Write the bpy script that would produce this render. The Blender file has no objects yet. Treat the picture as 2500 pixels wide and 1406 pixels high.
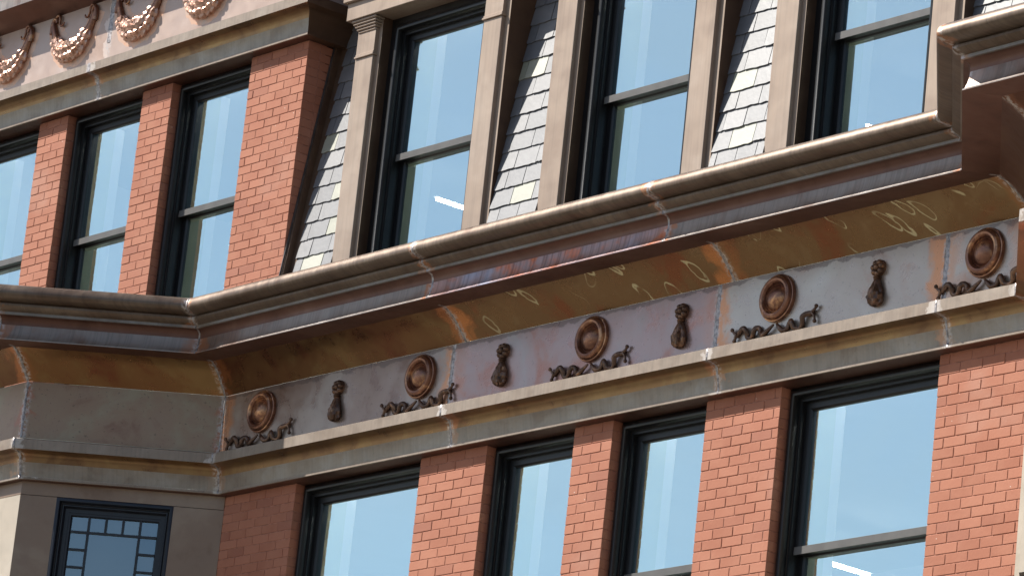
import bpy, bmesh, math, random
from mathutils import Vector, Matrix
import numpy as np
random.seed(7); RNG = np.random.default_rng(7)
SC = bpy.context.scene; COL = SC.collection
Z0 = 10.97                      # height of the frieze top above the street

# ------------------------------------------------------------------ camera
R = ((0.63946107, 0.76203473, 0.10194413), (-0.15098235, 0.25448476, -0.95521821), (-0.75385269, 0.59543309, 0.2777869))
cam = bpy.data.cameras.new('camera'); cam_o = bpy.data.objects.new('camera', cam); COL.objects.link(cam_o)
cam.sensor_width = 36; cam.lens = 36 * 11777.68 / 2500; cam.clip_start = 1; cam.clip_end = 3000
M = Matrix((R[0], [-a for a in R[1]], [-a for a in R[2]])).transposed().to_4x4()
M.translation = (29.77791, -20.81801, -9.37089 + Z0); cam_o.matrix_world = M
SC.camera = cam_o

# ------------------------------------------------------------------ light
SUN = Vector((-1.14, -1.0, 1.53)).normalized()
EL = math.asin(SUN.z); ROT = math.atan2(SUN.x, SUN.y)
w = bpy.data.worlds.new('World'); SC.world = w; w.use_nodes = True
wn = w.node_tree; bg = wn.nodes['Background']
sky = wn.nodes.new('ShaderNodeTexSky'); sky.sky_type = 'NISHITA'; sky.sun_disc = False
sky.sun_elevation = EL; sky.sun_rotation = ROT; sky.air_density = 1.0; sky.dust_density = 0.6; sky.ozone_density = 1.0
tc = wn.nodes.new('ShaderNodeTexCoord'); cn = wn.nodes.new('ShaderNodeTexNoise')      # thin high cloud over the whole sky
cn.inputs['Scale'].default_value = 9.0; cn.inputs['Detail'].default_value = 7; cn.inputs['Distortion'].default_value = .6
mp = wn.nodes.new('ShaderNodeMapping'); mp.inputs['Scale'].default_value = (1, 1, 2.6)
cr = wn.nodes.new('ShaderNodeMapRange'); cr.inputs[1].default_value = .46; cr.inputs[2].default_value = .78; cr.inputs[4].default_value = .24
mx = wn.nodes.new('ShaderNodeMix'); mx.data_type = 'RGBA'; mx.inputs[7].default_value = (6.2, 6.5, 6.8, 1)
L = wn.links.new
L(tc.outputs['Generated'], mp.inputs[0]); L(mp.outputs[0], cn.inputs['Vector']); L(cn.outputs[0], cr.inputs[0]); L(cr.outputs[0], mx.inputs[0])
L(sky.outputs[0], mx.inputs[6]); L(mx.outputs[2], bg.inputs[0]); bg.inputs[1].default_value = 0.078
sun = bpy.data.lights.new('sun', 'SUN'); sun.energy = 5.0; sun.angle = math.radians(.53); sun.color = (1, .95, .87)
sun_o = bpy.data.objects.new('sun', sun); COL.objects.link(sun_o); sun_o.rotation_euler = (-SUN).to_track_quat('-Z', 'Y').to_euler()
SC.view_settings.view_transform = 'Standard'; SC.view_settings.look = 'None'; SC.view_settings.gamma = 1
SC.view_settings.use_curve_mapping = False; SC.view_settings.exposure = 0.52

# ------------------------------------------------------------------ materials
class Mat:
    def __init__(s, name):
        s.m = bpy.data.materials.new(name); s.m.use_nodes = True; s.nt = s.m.node_tree
        s.b = s.nt.nodes['Principled BSDF']
    def n(s, t, **kw):
        nd = s.nt.nodes.new('ShaderNode' + t)
        for k, v in kw.items():
            if k.startswith('i_'):
                key = k[2:]; sock = nd.inputs[int(key)] if key.isdigit() else nd.inputs[key.replace('_', ' ')]
                if hasattr(v, 'node'): s.nt.links.new(v, sock)
                else: sock.default_value = v
            else: setattr(nd, k, v)
        return nd
    def noise(s, vec, scale, detail=4, dist=0, rough=.55):
        return s.n('TexNoise', i_Vector=vec, i_Scale=scale, i_Detail=detail, i_Distortion=dist, i_Roughness=rough).outputs[0]
    def rng(s, v, a, b, c=0, d=1, smooth=True):
        return s.n('MapRange', interpolation_type='SMOOTHSTEP' if smooth else 'LINEAR', i_0=v, i_1=a, i_2=b, i_3=c, i_4=d).outputs[0]
    def math(s, op, a, b=0):
        return s.n('Math', operation=op, i_0=a, i_1=b).outputs[0]
    def mix(s, f, a, b, mode='MIX'):
        nd = s.n('Mix', data_type='RGBA', blend_type=mode)
        for i, v in ((0, f), (6, a), (7, b)):
            if hasattr(v, 'node'): s.nt.links.new(v, nd.inputs[i])
            else: nd.inputs[i].default_value = v if i == 0 else (*v, 1)
        return nd.outputs[2]
    def vec(s, v, scale):
        return s.n('VectorMath', operation='MULTIPLY', i_0=v, i_1=scale).outputs[0]
    def bump(s, h, strength, dist):
        nd = s.n('Bump', i_Strength=strength, i_Distance=dist, i_Height=h); return nd.outputs[0]
    def out(s, col=None, rough=None, metal=None, normal=None, spec=None):
        for k, v in (('Base Color', col), ('Roughness', rough), ('Metallic', metal), ('Normal', normal), ('Specular IOR Level', spec)):
            if v is None: continue
            if hasattr(v, 'node'): s.nt.links.new(v, s.b.inputs[k])
            else: s.b.inputs[k].default_value = (*v, 1) if isinstance(v, tuple) else v
        return s.m
    def coord(s, kind):
        if kind == 'uv':
            rnd = s.n('ObjectInfo').outputs['Random']
            off = s.math('MULTIPLY', rnd, 37.0)
            return s.n('VectorMath', operation='ADD', i_0=s.n('TexCoord').outputs['UV'], i_1=s.n('CombineXYZ', i_0=off, i_1=off, i_2=off).outputs[0]).outputs[0]
        return s.n('NewGeometry').outputs['Position']

def patina(name, c0, c1, c2, metal, rough, coord='uv', streak=0.0, seam=None, wave=0.0, wavescale=2.2, scale=2.4, seamw=.16, grain=.0, marks=None, edge=False, scratch=0.0):
    """aged copper sheet: three patina tones in cloudy patches, vertical brush marks, heat stain beside soldered seams"""
    a = Mat(name); v = a.coord(coord)
    n1 = a.noise(v, scale, 6, .7); n2 = a.noise(v, scale * 4.7, 5, .4); n3 = a.noise(v, 38, 3)
    t = a.math('ADD', a.math('MULTIPLY', n1, .72), a.math('MULTIPLY', n2, .28))
    col = a.mix(a.rng(t, .36, .50), c0, c1); col = a.mix(a.rng(t, .50, .64), col, c2)
    if streak:
        sv = a.vec(v, (46, 1.3, 1) if coord == 'uv' else (46, 46, 1.1)); ns = a.noise(sv, 1, 3)
        col = a.mix(a.rng(ns, .33, .67, 0, streak), col, a.mix(1.0, col, (1.75, 1.6, 1.5), 'MULTIPLY'))
        col = a.mix(a.rng(ns, .52, .30, 0, streak), col, a.mix(1.0, col, (.5, .46, .44), 'MULTIPLY'))
    rgh = a.rng(n2, .3, .7, max(rough - .06, .05), rough + .08, False)
    if marks is not None:                                     # bright looping light reflections on the soffit, painted into the colour
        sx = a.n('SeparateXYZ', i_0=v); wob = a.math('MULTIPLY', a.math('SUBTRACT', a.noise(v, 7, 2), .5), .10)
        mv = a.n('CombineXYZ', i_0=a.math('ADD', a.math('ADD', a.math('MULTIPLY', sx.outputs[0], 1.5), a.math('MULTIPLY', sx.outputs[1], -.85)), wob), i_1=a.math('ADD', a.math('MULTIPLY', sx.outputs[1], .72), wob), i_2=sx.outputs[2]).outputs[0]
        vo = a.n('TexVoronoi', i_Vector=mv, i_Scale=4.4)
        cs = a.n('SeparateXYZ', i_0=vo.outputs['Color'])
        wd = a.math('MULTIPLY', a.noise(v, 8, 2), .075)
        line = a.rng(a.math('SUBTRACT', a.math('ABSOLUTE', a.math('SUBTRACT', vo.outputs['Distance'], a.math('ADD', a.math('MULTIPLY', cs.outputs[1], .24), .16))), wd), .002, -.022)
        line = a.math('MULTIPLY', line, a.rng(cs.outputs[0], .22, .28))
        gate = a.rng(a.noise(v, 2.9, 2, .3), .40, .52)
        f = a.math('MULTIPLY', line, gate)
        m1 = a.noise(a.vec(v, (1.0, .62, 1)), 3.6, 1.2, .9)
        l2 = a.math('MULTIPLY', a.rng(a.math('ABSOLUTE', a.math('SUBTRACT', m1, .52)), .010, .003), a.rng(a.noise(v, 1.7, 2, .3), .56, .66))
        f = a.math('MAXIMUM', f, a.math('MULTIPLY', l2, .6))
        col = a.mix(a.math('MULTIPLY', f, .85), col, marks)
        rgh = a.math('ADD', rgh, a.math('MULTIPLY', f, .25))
    if seam is not None:
        d = a.n('Attribute', attribute_name='seam').outputs['Fac']
        dd = a.math('ADD', d, a.math('MULTIPLY', a.math('SUBTRACT', n2, .5), .35))
        dd = a.math('ADD', dd, a.math('MULTIPLY', a.math('SUBTRACT', n1, .5), .25))
        f = a.rng(dd, seamw, seamw * .35)
        rr = a.n('ObjectInfo').outputs['Random']
        f = a.math('MULTIPLY', f, a.rng(a.math('ADD', a.math('MULTIPLY', rr, .8), a.math('MULTIPLY', n2, .7)), .38, .85, .15, .9))
        col = a.mix(f, col, seam)
        f2 = a.math('MULTIPLY', a.rng(d, .055, .02), a.rng(n3, .4, .62))
        col = a.mix(a.math('MULTIPLY', f2, .75), col, (.55, .50, .47))
    if grain:
        col = a.mix(a.rng(n3, .62, .72, 0, grain), col, (.05, .04, .035))
    if scratch:                                               # fine pale upright scratches
        col = a.mix(a.math('MULTIPLY', a.rng(a.noise(a.vec(v, (150, 5.5, 1)), 1, 2), .66, .74, 0, scratch), a.rng(n1, .44, .6)), col, (.42, .36, .31))
    if edge:                                                  # dark wavy reflection of the cornice underside, painted along the sheet's top
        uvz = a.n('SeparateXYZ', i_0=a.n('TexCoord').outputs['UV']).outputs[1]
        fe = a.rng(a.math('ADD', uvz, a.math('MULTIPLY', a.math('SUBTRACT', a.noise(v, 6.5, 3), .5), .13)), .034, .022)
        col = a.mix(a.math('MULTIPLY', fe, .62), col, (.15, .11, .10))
    nrm = None
    if wave:
        h = a.math('ADD', a.noise(v, wavescale, 2), a.math('MULTIPLY', n2, .06))
        nrm = a.bump(h, 1.0, wave)
    return a.out(col, rgh, metal, nrm)

def simple(name, col, rough=.5, metal=0, var=.25, scale=6, bump=0, spec=None):
    a = Mat(name); v = a.coord('pos'); n = a.noise(v, scale, 5)
    c = a.mix(a.rng(n, .3, .7), tuple(x * (1 - var) for x in col), tuple(min(x * (1 + var), 1) for x in col))
    return a.out(c, rough, metal, a.bump(a.noise(v, 60, 3), .5, bump) if bump else None, spec)

MT = {}
MT['crown'] = patina('brown_copper_moulding', (.12, .078, .054), (.155, .112, .083), (.20, .15, .112), .5, .40, streak=.2, scratch=.6, seam=(.34, .15, .07), seamw=.05, wave=.0008)
MT['fascia'] = patina('blue_grey_copper_fascia', (.22, .15, .12), (.28, .24, .215), (.33, .30, .28), .55, .38, streak=.22, seam=(.46, .19, .09), seamw=.10, wave=.002, scale=1.5)
MT['fascia_hot'] = patina('iridescent_copper_fascia', (.50, .155, .07), (.32, .235, .235), (.29, .295, .37), .62, .34, streak=.5, seam=(.52, .20, .08), seamw=.3, wave=.002, scale=2.2)
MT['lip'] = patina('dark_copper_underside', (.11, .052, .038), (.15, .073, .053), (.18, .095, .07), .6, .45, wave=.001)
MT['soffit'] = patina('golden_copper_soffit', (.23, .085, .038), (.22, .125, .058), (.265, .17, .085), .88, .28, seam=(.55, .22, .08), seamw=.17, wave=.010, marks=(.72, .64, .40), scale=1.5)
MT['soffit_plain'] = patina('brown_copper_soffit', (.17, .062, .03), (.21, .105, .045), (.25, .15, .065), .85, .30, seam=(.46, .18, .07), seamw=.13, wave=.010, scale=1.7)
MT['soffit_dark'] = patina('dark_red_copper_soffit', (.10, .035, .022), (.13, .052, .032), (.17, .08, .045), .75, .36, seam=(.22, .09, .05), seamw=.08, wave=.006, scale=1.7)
for nm, c0, c1, c2 in (('frieze_brown', (.22, .13, .095), (.33, .24, .20), (.42, .35, .31)), ('frieze', (.42, .21, .165), (.43, .315, .30), (.42, .365, .36)), ('frieze_pale', (.42, .27, .20), (.49, .415, .36), (.54, .485, .43))):
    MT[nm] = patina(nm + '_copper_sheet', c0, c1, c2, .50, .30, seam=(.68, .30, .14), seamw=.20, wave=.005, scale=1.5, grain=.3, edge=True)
MT['bayfrieze'] = patina('dull_olive_copper_sheet', (.24, .13, .09), (.31, .21, .145), (.33, .27, .19), .42, .36, seam=(.36, .16, .10), seamw=.06, wave=.004, scale=1.8, grain=.4)
MT['tan'] = patina('tan_copper_flat', (.235, .182, .142), (.27, .216, .173), (.305, .252, .207), .25, .48, wave=.0006, streak=.12, grain=.25, seam=(.52, .46, .41), seamw=.04)
MT['cove'] = patina('golden_brown_copper_cove', (.17, .095, .052), (.25, .15, .075), (.31, .20, .095), .80, .32, seam=(.40, .18, .09), seamw=.12, wave=.002)
MT['band'] = patina('grey_copper_band', (.21, .17, .14), (.27, .235, .20), (.32, .29, .26), .50, .40, seam=(.44, .26, .17), seamw=.08, wave=.002, streak=.10, grain=.15)
MT['swagpanel'] = patina('rosy_copper_sheet', (.45, .315, .25), (.50, .375, .315), (.53, .42, .37), .32, .38, seam=(.66, .53, .46), seamw=.02, wave=.003, scale=1.5)
MT['dormer'] = patina('weathered_copper_cladding', (.305, .226, .173), (.342, .261, .203), (.375, .296, .238), .22, .48, coord='pos', streak=.09, scale=1.2)
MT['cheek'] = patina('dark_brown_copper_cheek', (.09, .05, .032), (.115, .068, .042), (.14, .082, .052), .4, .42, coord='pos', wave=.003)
MT['ornament'] = patina('dark_bronzed_copper', (.09, .052, .036), (.14, .082, .057), (.30, .165, .10), .65, .34, coord='pos', scale=14)
MT['disc'] = patina('bronzed_copper_disc', (.18, .082, .055), (.27, .13, .085), (.60, .32, .17), .75, .32, coord='pos', scale=9)
MT['swag'] = patina('bright_copper_leaf', (.40, .21, .14), (.55, .33, .25), (.66, .46, .38), .60, .37, coord='pos', scale=16)
MT['halo'] = patina('salmon_heat_stain', (.70, .36, .22), (.66, .42, .30), (.56, .42, .34), .25, .42, coord='pos', scale=7)
MT['solder'] = simple('grey_solder', (.37, .335, .33), .42, .6, .45, 40, .004)
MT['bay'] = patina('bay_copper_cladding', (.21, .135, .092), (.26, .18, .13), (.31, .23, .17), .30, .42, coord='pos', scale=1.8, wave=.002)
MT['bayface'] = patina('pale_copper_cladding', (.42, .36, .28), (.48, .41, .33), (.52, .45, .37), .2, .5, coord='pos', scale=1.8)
MT['frame'] = simple('black_window_paint', (.008, .008, .009), .34, 0, .15, 8, 0)
MT['rail'] = simple('sunlit_sash_paint', (.11, .105, .10), .42, 0, .12, 8, 0)  # the frame paint again, lightened for sun falling on the rails
MT['frame_blue'] = simple('blue_black_window_paint', (.014, .016, .024), .34, 0, .15, 8, 0)
MT['backing'] = simple('dark_blue_backing', (.03, .04, .05), .8, 0, .1, 3)  # stands in for the dark room behind the small panes
MT['inner'] = simple('sage_interior_paint', (.62, .68, .52), .6, 0, .05, 3)
MT['casing'] = simple('white_interior_casing', (.8, .82, .8), .5, 0, .03, 3)
MT['roomwall'] = simple('plaster_wall', (.55, .56, .54), .8, 0, .05, 1)
MT['mortar'] = simple('red_mortar', (.40, .18, .125), .9, 0, .3, 30, .002)
MT['lead'] = simple('lead_flashing', (.12, .11, .11), .45, .6, .3, 12)

def brick_mat():
    a = Mat('pressed_red_brick'); v = a.coord('pos'); r = a.n('ObjectInfo').outputs['Random']
    n1 = a.noise(v, 5, 5); n2 = a.noise(v, 45, 5, rough=.7); big = a.noise(v, 1.3, 3)
    col = a.mix(a.rng(r, 0, 1, 0, 1, False), (.37, .135, .078), (.44, .172, .104))
    col = a.mix(a.rng(n1, .35, .7, 0, .45), col, (.47, .205, .128))
    col = a.mix(a.rng(a.math('FRACT', a.math('MULTIPLY', r, 17.3)), .86, 1, 0, .4), col, (.30, .115, .08))
    col = a.mix(a.rng(big, .55, .75, 0, .42), col, (.52, .31, .24))
    col = a.mix(a.rng(n2, .60, .80, 0, .35), col, (.25, .07, .04))
    vo = a.n('TexVoronoi', i_Vector=v, i_Scale=19.0)
    sp = a.math('MULTIPLY', a.rng(vo.outputs['Distance'], .085, .05), a.rng(a.noise(v, 1.9, 1), .58, .64))
    col = a.mix(sp, col, (.75, .68, .60))
    return a.out(col, .82, 0, a.bump(n2, .6, .0025))
MT['brick'] = brick_mat()
def slate_mat(name, c0, c1):
    a = Mat(name); v = a.coord('pos'); r = a.n('ObjectInfo').outputs['Random']
    n1 = a.noise(a.vec(v, (5, 5, 9)), 1, 5, .5)
    col = a.mix(r, c0, c1); col = a.mix(a.rng(n1, .4, .7, 0, .4), col, tuple(x * .72 for x in c0))
    return a.out(col, .50, 0, a.bump(a.noise(v, 30, 3), .35, .002), 1.0)
MT['slate'] = slate_mat('grey_slate', (.105, .11, .125), (.17, .17, .18))
MT['slate_pale'] = slate_mat('cream_green_slate', (.29, .295, .225), (.35, .35, .28))
def glass_mat(name, fac, tint, wave=.004):
    a = Mat(name); nt = a.nt; nt.nodes.remove(a.b)
    v = a.coord('pos'); nrm = a.bump(a.noise(v, 1.1, 1), 1.0, wave)
    g = a.n('BsdfGlossy', i_Color=(*tint, 1), i_Roughness=.015, i_Normal=nrm); t = a.n('BsdfTransparent', i_Color=(.90, .97, .93, 1))
    m = a.n('MixShader', i_0=fac, i_1=t.outputs[0], i_2=g.outputs[0]); nt.links.new(m.outputs[0], nt.nodes['Material Output'].inputs[0])
    return a.m
MT['glass'] = glass_mat('coated_window_glass', .69, (.73, .96, 1.0))
MT['glass_old'] = glass_mat('plain_leaded_glass', .31, (.72, .90, 1.0), .002)
def emit(name, col, st):
    a = Mat(name); a.b.inputs['Emission Color'].default_value = (*col, 1); a.b.inputs['Emission Strength'].default_value = st; return a.m
MT['lamp'] = emit('fluorescent_tube', (1, .97, .92), 30.0)
def ground_mat(name, c, sc):
    a = Mat(name); v = a.coord('pos'); n = a.noise(v, sc, 6); n2 = a.noise(v, .15, 3)
    col = a.mix(a.rng(n, .3, .7), tuple(x * .8 for x in c), tuple(x * 1.2 for x in c)); col = a.mix(a.rng(n2, .4, .7, 0, .3), col, tuple(x * .7 for x in c))
    return a.out(col, .85, 0, a.bump(n, .3, .01))
MT['asphalt'] = ground_mat('asphalt', (.075, .073, .07), 3.0)
MT['paving'] = ground_mat('pale_paving', (.20, .18, .145), 2.0)

# ------------------------------------------------------------------ mesh helpers
def mesh_obj(name, verts, faces, mat, parent=None, uv=None, seam=None, smooth=35, matidx=None, kind=None, label=None):
    base = parent_loc(parent)
    me = bpy.data.meshes.new(name)
    me.from_pydata([(x - base[0], y - base[1], z - base[2]) for x, y, z in verts], [], faces)
    for m in (mat if isinstance(mat, (list, tuple)) else [mat]): me.materials.append(MT[m])
    if matidx is not None: me.polygons.foreach_set('material_index', matidx)
    if uv is not None:
        lay = me.uv_layers.new(name='UVMap'); idx = np.empty(len(me.loops), int); me.loops.foreach_get('vertex_index', idx)
        lay.data.foreach_set('uv', np.asarray(uv, float)[idx].ravel())
    if seam is not None:
        at = me.attributes.new('seam', 'FLOAT', 'POINT'); at.data.foreach_set('value', np.asarray(seam, float))
    if smooth:
        me.polygons.foreach_set('use_smooth', [True] * len(me.polygons)); me.set_sharp_from_angle(angle=math.radians(smooth))
    me.update()
    o = bpy.data.objects.new(name, me); COL.objects.link(o)
    if parent: o.parent = parent
    if kind: o['kind'] = kind
    if label: o['label'] = label
    return o
def parent_loc(p):
    x = y = z = 0.0
    while p is not None:
        x += p.location[0]; y += p.location[1]; z += p.location[2]; p = p.parent
    return (x, y, z - Z0)
def thing(name, label, cat, loc, group=None):
    o = bpy.data.objects.new(name, None); COL.objects.link(o); o.empty_display_size = .2
    o.location = (loc[0], loc[1], loc[2] + Z0); o['label'] = label; o['category'] = cat; o['kind'] = 'thing'
    if group: o['group'] = group
    return o

class B:                                    # collects simple solids into one mesh
    def __init__(s): s.v = []; s.f = []
    def add(s, vs, fs):
        k = len(s.v); s.v += [tuple(p) for p in vs]; s.f += [tuple(i + k for i in f) for f in fs]; return s
    def box(s, x0, x1, y0, y1, z0, z1, bev=0.0):
        if not bev:
            v = [(x, y, z) for x in (x0, x1) for y in (y0, y1) for z in (z0, z1)]
            return s.add(v, [(0, 1, 3, 2), (4, 6, 7, 5), (0, 4, 5, 1), (2, 3, 7, 6), (0, 2, 6, 4), (1, 5, 7, 3)])
        bm = bmesh.new(); bmesh.ops.create_cube(bm, size=1)
        for q in bm.verts: q.co = ((x0 + x1) / 2 + q.co.x * (x1 - x0), (y0 + y1) / 2 + q.co.y * (y1 - y0), (z0 + z1) / 2 + q.co.z * (z1 - z0))
        bmesh.ops.bevel(bm, geom=bm.edges[:], offset=bev, segments=1, affect='EDGES'); return s.bm(bm)
    def bm(s, bm, f=None):
        bm.verts.index_update(); s.add([f(q.co) if f else q.co[:] for q in bm.verts], [[q.index for q in p.verts] for p in bm.faces]); bm.free(); return s
    def make(s, name, mat, parent=None, **k): return mesh_obj(name, s.v, s.f, mat, parent, **k)
def tube(path, rad, nseg=8, flat=1.0, cap=True):
    """sweep along 3D points; rad per point; flat squashes the section along local 'up'"""
    P = [Vector(p) for p in path]; n = len(P); vs = []; fs = []
    rad = rad if isinstance(rad, (list, tuple)) else [rad] * n
    for i in range(n):
        t = (P[min(i + 1, n - 1)] - P[max(i - 1, 0)]).normalized(); side = Vector((0, 1, 0)); up = side.cross(t).normalized()
        for k in range(nseg):
            a = 2 * math.pi * k / nseg; vs.append(P[i] + side * (math.cos(a) * rad[i] * flat) + up * (math.sin(a) * rad[i]))
    for i in range(n - 1):
        for k in range(nseg):
            j = (k + 1) % nseg; fs.append((i * nseg + k, i * nseg + j, (i + 1) * nseg + j, (i + 1) * nseg + k))
    if cap: fs += [tuple(range(nseg))[::-1], tuple((n - 1) * nseg + k for k in range(nseg))]
    return vs, fs
def smooth_path(pts, sub=5):
    P = [np.array(p, float) for p in pts]; out = []
    for i in range(len(P) - 1):
        p0 = P[max(i - 1, 0)]; p1 = P[i]; p2 = P[i + 1]; p3 = P[min(i + 2, len(P) - 1)]
        for k in range(sub):
            t = k / sub; out.append(.5 * ((2 * p1) + (-p0 + p2) * t + (2 * p0 - 5 * p1 + 4 * p2 - p3) * t * t + (-p0 + 3 * p1 - 3 * p2 + p3) * t ** 3))
    out.append(P[-1]); return out
def lathe(prof, cx, y0, cz, n=32):
    """profile (r, depth towards the street) turned about an axis square to the wall"""
    vs = []; fs = []
    for r, d in prof:
        for k in range(n):
            a = 2 * math.pi * k / n; vs.append((cx + r * math.cos(a), y0 - d, cz + r * math.sin(a)))
    for i in range(len(prof) - 1):
        for k in range(n):
            j = (k + 1) % n; fs.append((i * n + k, i * n + j, (i + 1) * n + j, (i + 1) * n + k))
    return vs, fs

# ---- mouldings that follow the plan of the bays
XR = 8.70; BP = 1.107
PATH = [(-5.2, -BP), (-BP, -BP), (0.0, 0.0), (XR, 0.0), (XR + BP, -BP), (XR + 5, -BP)]
def _nrm(i):
    (x0, y0), (x1, y1) = PATH[i], PATH[i + 1]; l = math.hypot(x1 - x0, y1 - y0); return ((y1 - y0) / l, -(x1 - x0) / l)
def corner_dir(i):
    if i == 0: return _nrm(0)
    if i == len(PATH) - 1: return _nrm(i - 1)
    a, b = _nrm(i - 1), _nrm(i); k = 1 + a[0] * b[0] + a[1] * b[1]; return ((a[0] + b[0]) / k, (a[1] + b[1]) / k)
def run(name, seg, t0, t1, prof, mat, parent, dz=0.0, step=.07, gap=.0, wob=0.0):
    """extrude profile [(p,z)] along plan segment seg between distances t0..t1 (None = mitred corner)"""
    (ax, ay), (bx, by) = PATH[seg], PATH[seg + 1]; l = math.hypot(bx - ax, by - ay); dx, dy = (bx - ax) / l, (by - ay) / l; nx, ny = _nrm(seg)
    da, db = corner_dir(seg), corner_dir(seg + 1)
    T0 = 0 if t0 is None else t0 + gap; T1 = l if t1 is None else t1 - gap; n = max(2, int((T1 - T0) / step) + 1)
    vs = []; uv = []; sm = []; arc = [0]
    for a, b in zip(prof, prof[1:]): arc.append(arc[-1] + math.hypot(a[0] - b[0], a[1] - b[1]))
    for i in range(n + 1):
        f = i / n
        for j, (p, z) in enumerate(prof):
            sx, sy = (ax + da[0] * p, ay + da[1] * p) if t0 is None else (ax + dx * T0 + nx * p, ay + dy * T0 + ny * p)
            ex, ey = (bx + db[0] * p, by + db[1] * p) if t1 is None else (ax + dx * T1 + nx * p, ay + dy * T1 + ny * p)
            q = wob * math.sin(T0 * 3 + f * 9.1 * (T1 - T0) + j * .3) * math.sin(math.pi * f)
            vs.append((sx + (ex - sx) * f + nx * q, sy + (ey - sy) * f + ny * q, z + dz))
            uv.append((T0 + (T1 - T0) * f, arc[j])); sm.append(min(f, 1 - f) * (T1 - T0))
    m = len(prof); fs = [(i * m + j, i * m + j + 1, (i + 1) * m + j + 1, (i + 1) * m + j) for i in range(n) for j in range(m - 1)]
    return mesh_obj(name, vs, fs, mat, parent, uv=uv, seam=sm)
def seam_strip(seg, t, prof, parent, dz=0.0, wd=.012, out=.0035, name='solder_seam'):
    """ragged raised solder line across a moulding; t None/inf = at a mitred corner"""
    (ax, ay), (bx, by) = PATH[seg], PATH[seg + 1]; l = math.hypot(bx - ax, by - ay); dx, dy = (bx - ax) / l, (by - ay) / l; nx, ny = _nrm(seg)
    pts = []
    for (a, b) in zip(prof, prof[1:]):
        k = max(1, int(math.hypot(a[0] - b[0], a[1] - b[1]) / .02))
        for i in range(k): pts.append((a[0] + (b[0] - a[0]) * i / k, a[1] + (b[1] - a[1]) * i / k))
    pts.append(prof[-1]); vs = []; n = len(pts)
    for i, (p, z) in enumerate(pts):
        a = pts[max(i - 1, 0)]; b = pts[min(i + 1, n - 1)]; tp, tz = b[0] - a[0], b[1] - a[1]; ln = math.hypot(tp, tz) or 1; op, oz = -tz / ln, tp / ln
        if op < 0 and abs(op) > .2: op, oz = -op, -oz
        if oz > 0 and abs(op) <= .2: op, oz = -op, -oz
        for sgn, hh in ((-1, .001), (-.45, 1), (.45, 1), (1, .001)):
            wv = wd * (.75 + .5 * random.random()) * sgn; q = p + op * out * hh * (.7 + .6 * random.random()); zz = z + oz * out * hh
            if t == 'a': d = corner_dir(seg); cx, cy = ax + d[0] * q, ay + d[1] * q
            elif t == 'b': d = corner_dir(seg + 1); cx, cy = bx + d[0] * q, by + d[1] * q
            else: cx, cy = ax + dx * t + nx * q, ay + dy * t + ny * q
            if t in ('a', 'b'):
                e = corner_dir(seg if t == 'a' else seg + 1); el = math.hypot(*e); cx += -e[1] / el * wv; cy += e[0] / el * wv
                cx += e[0] / el * out * hh; cy += e[1] / el * out * hh
            else: cx += dx * wv; cy += dy * wv
            vs.append((cx, cy, zz + dz))
    fs = [(i * 4 + j, i * 4 + j + 1, (i + 1) * 4 + j + 1, (i + 1) * 4 + j) for i in range(n - 1) for j in range(3)]
    return mesh_obj(name, vs, fs, 'solder', parent, smooth=60)

# ------------------------------------------------------------------ street (setting)
def sheet(name, x0, x1, y0, y1, z, mat):
    o = B().add([(x0, y0, z), (x1, y0, z), (x1, y1, z), (x0, y1, z)], [(0, 1, 2, 3)]).make(name, mat, None, smooth=0); o['kind'] = 'structure'; return o
sheet('street', -900, 900, -900, 900, -Z0, 'asphalt')
o = B().box(-60, 70, -9, .2, -Z0 + .004, -Z0 + .14).make('pavement', 'paving', None, smooth=0); o['kind'] = 'structure'
o = B().box(-60, 70, -60, -17, -Z0 + .004, -Z0 + .14).make('plaza_pavement', 'paving', None, smooth=0); o['kind'] = 'structure'

YB = .14                                    # brick face
# rooms behind the windows
for nm, z0, z1, y0 in (('lower_storey_room', -3.9, -.44, .47), ('upper_storey_room', .35, 3.35, .52)):
    b = B(); x0, x1, y1 = -5.5, 9.6, 5.2
    b.add([(x0, y0, z1), (x1, y0, z1), (x1, y1, z1), (x0, y1, z1)], [(0, 1, 2, 3)])
    b.add([(x0, y0, z0), (x1, y0, z0), (x1, y1, z0), (x0, y1, z0)], [(3, 2, 1, 0)])
    b.add([(x0, y1, z0), (x1, y1, z0), (x1, y1, z1), (x0, y1, z1)], [(0, 1, 2, 3)])
    b.add([(x0, y0, z0), (x0, y1, z0), (x0, y1, z1), (x0, y0, z1)], [(0, 1, 2, 3)])
    b.add([(x1, y0, z0), (x1, y1, z0), (x1, y1, z1), (x1, y0, z1)], [(3, 2, 1, 0)])
    o = b.make(nm, 'roomwall', None, smooth=0); o['kind'] = 'structure'

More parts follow.
